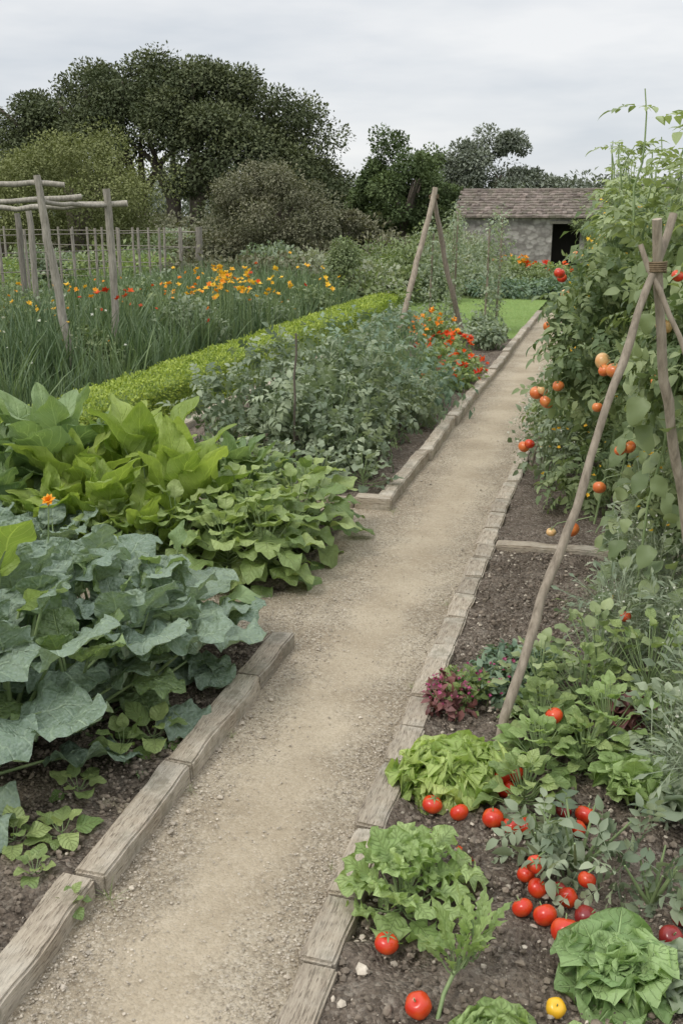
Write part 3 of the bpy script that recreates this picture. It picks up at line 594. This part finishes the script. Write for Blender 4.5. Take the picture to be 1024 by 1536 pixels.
# ---------------- post and rail trellis ----------------
mb=MB()
pole(mb,(-5.64,9.77,0),(-5.87,9.71,2.38),.050,.040,9,16,.010,0,.6);pole(mb,(-5.68,10.9,0),(-5.70,10.88,2.27),.048,.042,9,16,.010,0,.6)
pole(mb,(-7.6,12.45,0),(-7.7,12.45,2.05),.045,.04,8,12,.008,0,.45);pole(mb,(-8.1,12.84,0),(-8.12,12.84,2.0),.045,.04,8,12,.006,0,.1)
pole(mb,(-5.62,9.84,2.28),(-7.6,9.0,2.26),.03,.022,8,14,.012,0,.7)
pole(mb,(-5.5,10.98,2.13),(-7.7,10.3,2.08),.036,.026,8,14,.014,0,.85);pole(mb,(-5.75,10.4,2.17),(-7.9,9.2,2.0),.032,.025,8,14,.014,0,.7);pole(mb,(-5.86,9.75,2.12),(-5.7,10.95,2.1),.024,.024,7,8,.008,0,.6)
mb.build('post_and_rail_trellis',[M_wood],(-5.7,10,0))
mb=MB();A=np.array([-11.6,15.2,0]);B=np.array([-8.7,20.6,0])
for i in range(13):
    p=A+(B-A)*i/12;pole(mb,p,p+np.array([U(-.03,.03),0,1.72]),.03 if i<12 else .08,.025 if i<12 else .075,6,6,.004,0,.5 if i<12 else .2)
for z in(.6,.95,1.3,1.62): pole(mb,A+np.array([0,0,z]),B+np.array([0,0,z]),.008,.008,4,14,.003,0,.4)
A2=np.array([-8.7,20.6,0]);B2=np.array([-15,22.5,0])
for i in range(14):
    p=A2+(B2-A2)*(i+1)/14;pole(mb,p,p+np.array([0,0,1.7]),.027,.024,6,5,.004,0,.5)
for z in(.6,.95,1.3,1.62): pole(mb,A2+np.array([0,0,z]),B2+np.array([0,0,z]),.008,.008,4,14,.003,0,.4)
mb.build('wire_fence',[M_wood],(-10,18,0))

# ---------------- mid field ----------------
def shrub(name,x,y,rx,ry,h,n,size,m,lob=7,Ts=[DIA],bottom=True):
    mb=MB();C=[];R=[]
    for k in range(lob):
        d=sph(1)[0];d[2]=abs(d[2]);C.append((x+d[0]*rx*.55,y+d[1]*ry*.55,h*.38+d[2]*h*.28));q=U(.4,.6);R.append((rx*q,ry*q,h*q*.75))
    C.append((x,y,h*.35));R.append((rx*.8,ry*.8,h*.4))
    cloud(mb,Ts,C,R,n,size,0,(.1,.8),.35,.9,.05,cv=.25)
    for k in range(6):
        a=U(0,6);tube(mb,[(x,y,0),(x+rx*.3*math.cos(a),y+ry*.3*math.sin(a),h*.3),(x+rx*.5*math.cos(a),y+ry*.5*math.sin(a),h*.65)],[h*.03,h*.02,h*.008],5,1)
    return mb.build(name,[m,M_bark],(x,y,0))
ms=[M_shr,M_shr2,M_fern,M_tomg,M_tree3,M_shr,M_spin]
for i in range(46):
    y=U(19.5,40);x=U(-22,-5.2)*(y/30)**.7
    if x>-5 : x=-5.2
    if y<23 and x<-9: continue
    shrub('shrub',x,y,U(.9,1.8),U(.8,1.3),U(.7,1.25)*(1+.01*(y-20)),1700,.12+.002*(y-20),ms[rng.integers(0,7)])
for x,y,rx,h,m in[(-4.7,22.5,.6,.9,M_shr),(-4.2,23.5,.8,1.,M_tomg),(-3.2,26,1.1,.75,M_fern),(-4.6,27,1.3,1.1,M_shr2),(-6.3,31,1.6,1.3,M_shr),(-5.6,36,1.4,1.4,M_shr2),(-4.8,37.5,.8,1.2,M_tomg),(-3.0,30.5,.8,.6,M_shr),(-1.2,25.6,1.0,.5,M_dkg),(-2.5,25.3,1.1,.55,M_dkg),(-2.2,29,1.,.5,M_shr),(-.6,29,1.0,.5,M_shr),(1.2,26,1.3,1.3,M_tomg),(-6.8,38,1.5,1.6,M_shr),(-5.,33.,1.,1.2,M_tomg),(-12.5,24.5,1.6,1.1,M_spin),(-11,22.6,1.2,1.0,M_spin),(-14,20,1.6,1.2,M_spin),(-12.8,17.5,1.5,1.1,M_spin)]:
    shrub('shrub',x,y,rx,rx,h,2300,.11,m)
herb('nasturtium_plant',-1.95,31.,.8,.6,.6,900,.13,OVS,[M_spin,M_stem,P_rd],fl=(.10,26));herb('nasturtium_plant',-3.0,31.4,.8,.6,.75,900,.13,OVS,[M_spin,M_stem,P_or],fl=(.10,16))
mb=MB();pole(mb,(-5.39,20.4,0),(-5.42,20.4,.95),.035,.03,7,7,.006,0);cloud(mb,[DIA],[(-5.5,20.4,1.1),(-5.3,20.35,1.15),(-5.42,20.4,1.3),(-5.45,20.2,1.0)],[(.3,.3,.25)]*4,3000,.06,1,(.1,.8),.4);mb.build('standard_bay_tree',[M_bark,M_shr],(-5.39,20.4,0))

# ---------------- trees ----------------
def tree(name,x,y,C,R,n,size,m,limbs,cv=.25,shell=.3):
    mb=MB()
    for L in limbs: tube(mb,np.array(L[0])+np.array([x,y,0]),L[1],8,1)
    cloud(mb,[DIA],np.array(C)+np.array([x,y,0]),R,n,size,0,(.25,.6),shell,1.,-.05,cv=cv,zmin=.2,jit=.22)
    return mb.build(name,[m,M_bark],(x,y,0))
C=[];R=[]
rx_,ry_,hz=11.6,6.0,9.6
while len(C)<310:
    d=sph(1)[0];d[2]=abs(d[2]);q=U(.78,1.0)
    p=np.array([d[0]*rx_*q,d[1]*ry_*q,1.0+d[2]*(hz-1.0)*q])
    wx=p[0]*.966+.259*p[1]+.9
    if -3.0<wx<2.0 and p[2]<5.8-.25*abs(wx): continue
    if p[2]<3.2 and wx<4 : continue
    s=U(.7,1.5)
    C.append(p);R.append((s*1.2,s*1.1,s*.7))
for k in range(22):
    a=U(-9.5,9);C.append(np.array([a,U(-2,2),1+(hz-1)*math.sqrt(1-(a/rx_)**2)+U(-.3,.2)]));R.append((1.1,1.,.6))
limbs=[]
for tx in(-2.6,-1.2,.6,1.9,-3.6):
    for k in range(6):
        ex,ey,ez=tx*1.6+U(-4,4),U(-3,3),U(6,8.6)
        limbs.append(([(tx,0,0),(tx*1.1+U(-.2,.2),0,2.6),(tx+(ex-tx)*.4,ey*.4,4.8),(ex,ey,ez)],[.36,.28,.17,.06]))
tree('cypress_tree',-24.6,53.4,C,R,150000,.20,M_tree,limbs,.35,.45)
def round_tree(name,x,y,r,h,n,size,m,base=.0,lob=34,rag=.25,asp=1.):
    C=[];R=[]
    for k in range(lob):
        d=sph(1)[0];q=U(.55,.95)
        C.append((d[0]*r*q,d[1]*r*q,base+(h-base)*.5+d[2]*(h-base)*.5*q));s=r*U(.15,.36);R.append((s,s,s*.8*asp))
    C.append((0,0,base+(h-base)*.45));R.append((r*.7,r*.7,(h-base)*.36))
    limbs=[([(0,0,0),(U(-.1,.1),0,h*.25),(U(-.4,.4)*r,U(-.4,.4)*r,h*.6)],[r*.09,r*.07,r*.02]) for k in range(5)]
    return tree(name,x,y,C,R,n,size,m,limbs,.3,.4)
round_tree('olive_tree',-17.75,31.5,3.15,4.75,42000,.10,M_tree2,.2,80)
round_tree('olive_tree',-21.8,33.5,2.6,3.9,14000,.14,M_tree2,.2)
round_tree('holm_oak_bush',-13.6,39.8,2.65,3.85,32000,.115,M_tree3,.1,70)
round_tree('holm_oak_bush',-11.3,42.5,1.5,2.4,9000,.14,M_tree3,.0,20)
round_tree('oak_tree',-9.2,45.2,2.0,5.7,20000,.16,M_tree4,.4,60,asp=1.2)
round_tree('oak_tree',-10.6,46.5,1.6,3.9,9000,.16,M_tree4,.2,26);round_tree('oak_tree',-7.9,46,1.3,4.3,7000,.16,M_tree4,.2,26)
round_tree('pine_tree',-8.9,75.3,3.2,7.6,17000,.24,M_tree5,1.2,36);round_tree('pine_tree',-12.6,77,2.5,6.3,9000,.26,M_tree5,1.,20);round_tree('pine_tree',-6.2,76,2.2,6.1,9000,.24,M_tree5,1.,22)
mb=MB();C=[];R=[]
for k in range(240):
    x=U(-75,40);C.append((x,U(66,84),U(.4,3.0)+(1.2 if x<-28 else .5)));s=U(1.2,2.2);R.append((s*1.3,s,s*.85))
for k in range(44): C.append((U(-6,7),80,U(1.5,3.9)));R.append((1.4,1.2,.9))
cloud(mb,[DIA],C,R,72000,.36,0,(.25,.6),.35,1,0,cv=.25,jit=.22)
C=[];R=[]
for k in range(90):
    C.append((U(-40,-5),U(41,52),U(.2,1.3)));s=U(.8,1.3);R.append((s*1.3,s,s*.8))
cloud(mb,[DIA],C,R,32000,.22,1,(.2,.7),.35,1,0,cv=.25,jit=.22);mb.build('distant_trees',[M_tree5,M_tree3])

# ---------------- stone barn ----------------
bn=empty('stone_barn',(-2.3,40,0))
def sub(mb,name,mats,smooth=False):
    o=mb.build(name,mats,(-2.3,40,0),smooth=smooth);o.parent=bn;o.location=(0,0,0);return o
def wallmat():
    m,nt,b,o=newmat('barn_stone');tc=N(nt,'ShaderNodeTexCoord');mp=N(nt,'ShaderNodeMapping');mp.inputs['Scale'].default_value=(4.2,4.2,6.5)
    nt.links.new(tc.outputs['Object'],mp.inputs[0]);v=N(nt,'ShaderNodeTexVoronoi');v.inputs['Scale'].default_value=1;nt.links.new(mp.outputs[0],v.inputs['Vector'])
    sp=N(nt,'ShaderNodeSeparateColor');nt.links.new(v.outputs['Color'],sp.inputs[0])
    c=mix(nt,sp.outputs[0],(.22,.205,.185),(.42,.395,.36));c=mix(nt,mr(nt,v.outputs['Distance'],.45,.7,0,.8),c,(.15,.135,.12))
    c=mix(nt,mr(nt,noise(nt,1.6,4),.45,.65,0,.65),c,(.17,.16,.145));c=mix(nt,mr(nt,noise(nt,5,4),.5,.7,0,.5),c,(.44,.42,.385))
    nt.links.new(c,b.inputs['Base Color']);b.inputs['Roughness'].default_value=.95;bump(nt,b,v.outputs['Distance'],.5,.04);return m
M_wall=wallmat();M_tile=simple('roof_tile',(.12,.095,.08),(.26,.215,.187),7,.9,.3,.01,None,True,moss=(.145,.135,.098));M_dark=simple('painted_barn_shade',(.02,.018,.015),(.035,.03,.025),3)
mb=MB();box(mb,-5.9,-2.45,40,40.35,0,1.84);box(mb,-1.42,2.6,40,40.35,0,1.84);box(mb,-2.45,-1.42,40.003,40.35,1.66,1.84);box(mb,-5.9,2.6,43.3,43.6,0,1.84)
for xg in(-5.9,2.3): 
    box(mb,xg,xg+.3,40.352,43.298,0,1.84)
    V=[(x,y,z) for x in(xg+.0,xg+.3) for y,z in((40.352,1.842),(43.298,1.842),(41.85,2.72))];mb.add(V,[(0,1,2),(3,5,4)])
sub(mb,'walls',[M_wall])
mb=MB();box(mb,-2.7,-1.2,41.2,41.25,0,1.8);sub(mb,'doorway_shade_panel',[M_dark])  # added panel behind the doorway, interior shade painted as near-black colour
mb=MB();box(mb,-2.55,-1.32,39.96,39.998,1.62,1.72);sub(mb,'door_lintel',[M_wood])
mb=MB();rows=10
for sd,(y0,y1) in((0,(39.78,41.85)),(1,(43.8,41.85))):
    for i in range(rows):
        f=i/rows;ya=y0+(y1-y0)*f;yb=y0+(y1-y0)*(f+1.25/rows);za=1.86+1.0*f;zb=1.86+1.0*(f+1.25/rows)
        x=-6.15-(.12 if i%2 else 0)+U(0,.05)
        while x<2.8:
            w=U(.15,.27);dz=U(.03,.075);tl=rng.normal(0,.014);yj=U(-.03,.03)
            V=[(x,ya+yj,za+dz+tl),(x+w,ya+yj,za+dz-tl),(x+w,yb,zb),(x,yb,zb),(x,ya+yj,za-.02),(x+w,ya+yj,za-.02),(x+w,yb,zb-.04),(x,yb,zb-.04)]
            mb.add(V,[(0,1,2,3),(4,7,6,5),(0,4,5,1),(1,5,6,2),(3,2,6,7),(0,3,7,4)],0,U(0,1));x+=w+.004
x=-6.15
while x<2.8: pole(mb,(x,41.85,2.86),(x+.34,41.85,2.86+U(-.01,.01)),.09,.085,8,3,.0,0,U(0,1));x+=.34
sub(mb,'roof',[M_tile])
mb=MB();cloud(mb,[DIA],[(-1.5,39.8,1.62),(-1.2,39.8,1.5),(-1.0,39.8,1.2),(-.9,39.8,.8)],[(.3,.18,.2)]*4,1600,.09,0,(.1,.6),.4);mb.build('ivy',[M_shr])

# ---------------- world, light, camera ----------------
w=bpy.data.worlds.new("World");sc.world=w;w.use_nodes=True;nt=w.node_tree;nt.nodes.clear()
out=N(nt,'ShaderNodeOutputWorld');bg=N(nt,'ShaderNodeBackground');nt.links.new(bg.outputs[0],out.inputs[0]);bg.inputs[1].default_value=.1
sky=N(nt,'ShaderNodeTexSky',sky_type='NISHITA');sky.sun_disc=False
SE,SR=math.radians(52),math.radians(215)
sky.sun_elevation=SE;sky.sun_rotation=SR
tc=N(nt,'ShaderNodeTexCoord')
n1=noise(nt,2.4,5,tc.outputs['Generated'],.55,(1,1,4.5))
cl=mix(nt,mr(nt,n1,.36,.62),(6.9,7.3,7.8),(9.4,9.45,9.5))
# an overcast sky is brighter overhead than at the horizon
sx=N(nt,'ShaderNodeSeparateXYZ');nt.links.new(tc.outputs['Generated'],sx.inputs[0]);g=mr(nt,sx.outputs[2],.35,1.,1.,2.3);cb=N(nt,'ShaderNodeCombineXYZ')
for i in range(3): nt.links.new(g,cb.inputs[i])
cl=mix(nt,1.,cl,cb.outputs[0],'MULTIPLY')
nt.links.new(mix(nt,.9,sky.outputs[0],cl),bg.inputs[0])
sl=bpy.data.lights.new('sun','SUN');sl.energy=1.5;sl.angle=math.radians(16);sl.color=(1,.95,.87)
so=bpy.data.objects.new('sun',sl);sc.collection.objects.link(so)
sd=Vector((math.sin(SR)*math.cos(SE),math.cos(SR)*math.cos(SE),math.sin(SE)))
so.rotation_euler=sd.to_track_quat('Z','Y').to_euler()
cam=bpy.data.cameras.new('camera');co=bpy.data.objects.new('camera',cam);sc.collection.objects.link(co)
cam.sensor_fit='VERTICAL';cam.sensor_height=36;cam.lens=35;cam.clip_end=2000
co.location=(0,0,2.0);co.rotation_euler=(math.radians(90-16.7),0,math.radians(15));sc.camera=co
sc.view_settings.view_transform='Standard';sc.view_settings.look='None';sc.view_settings.exposure=0
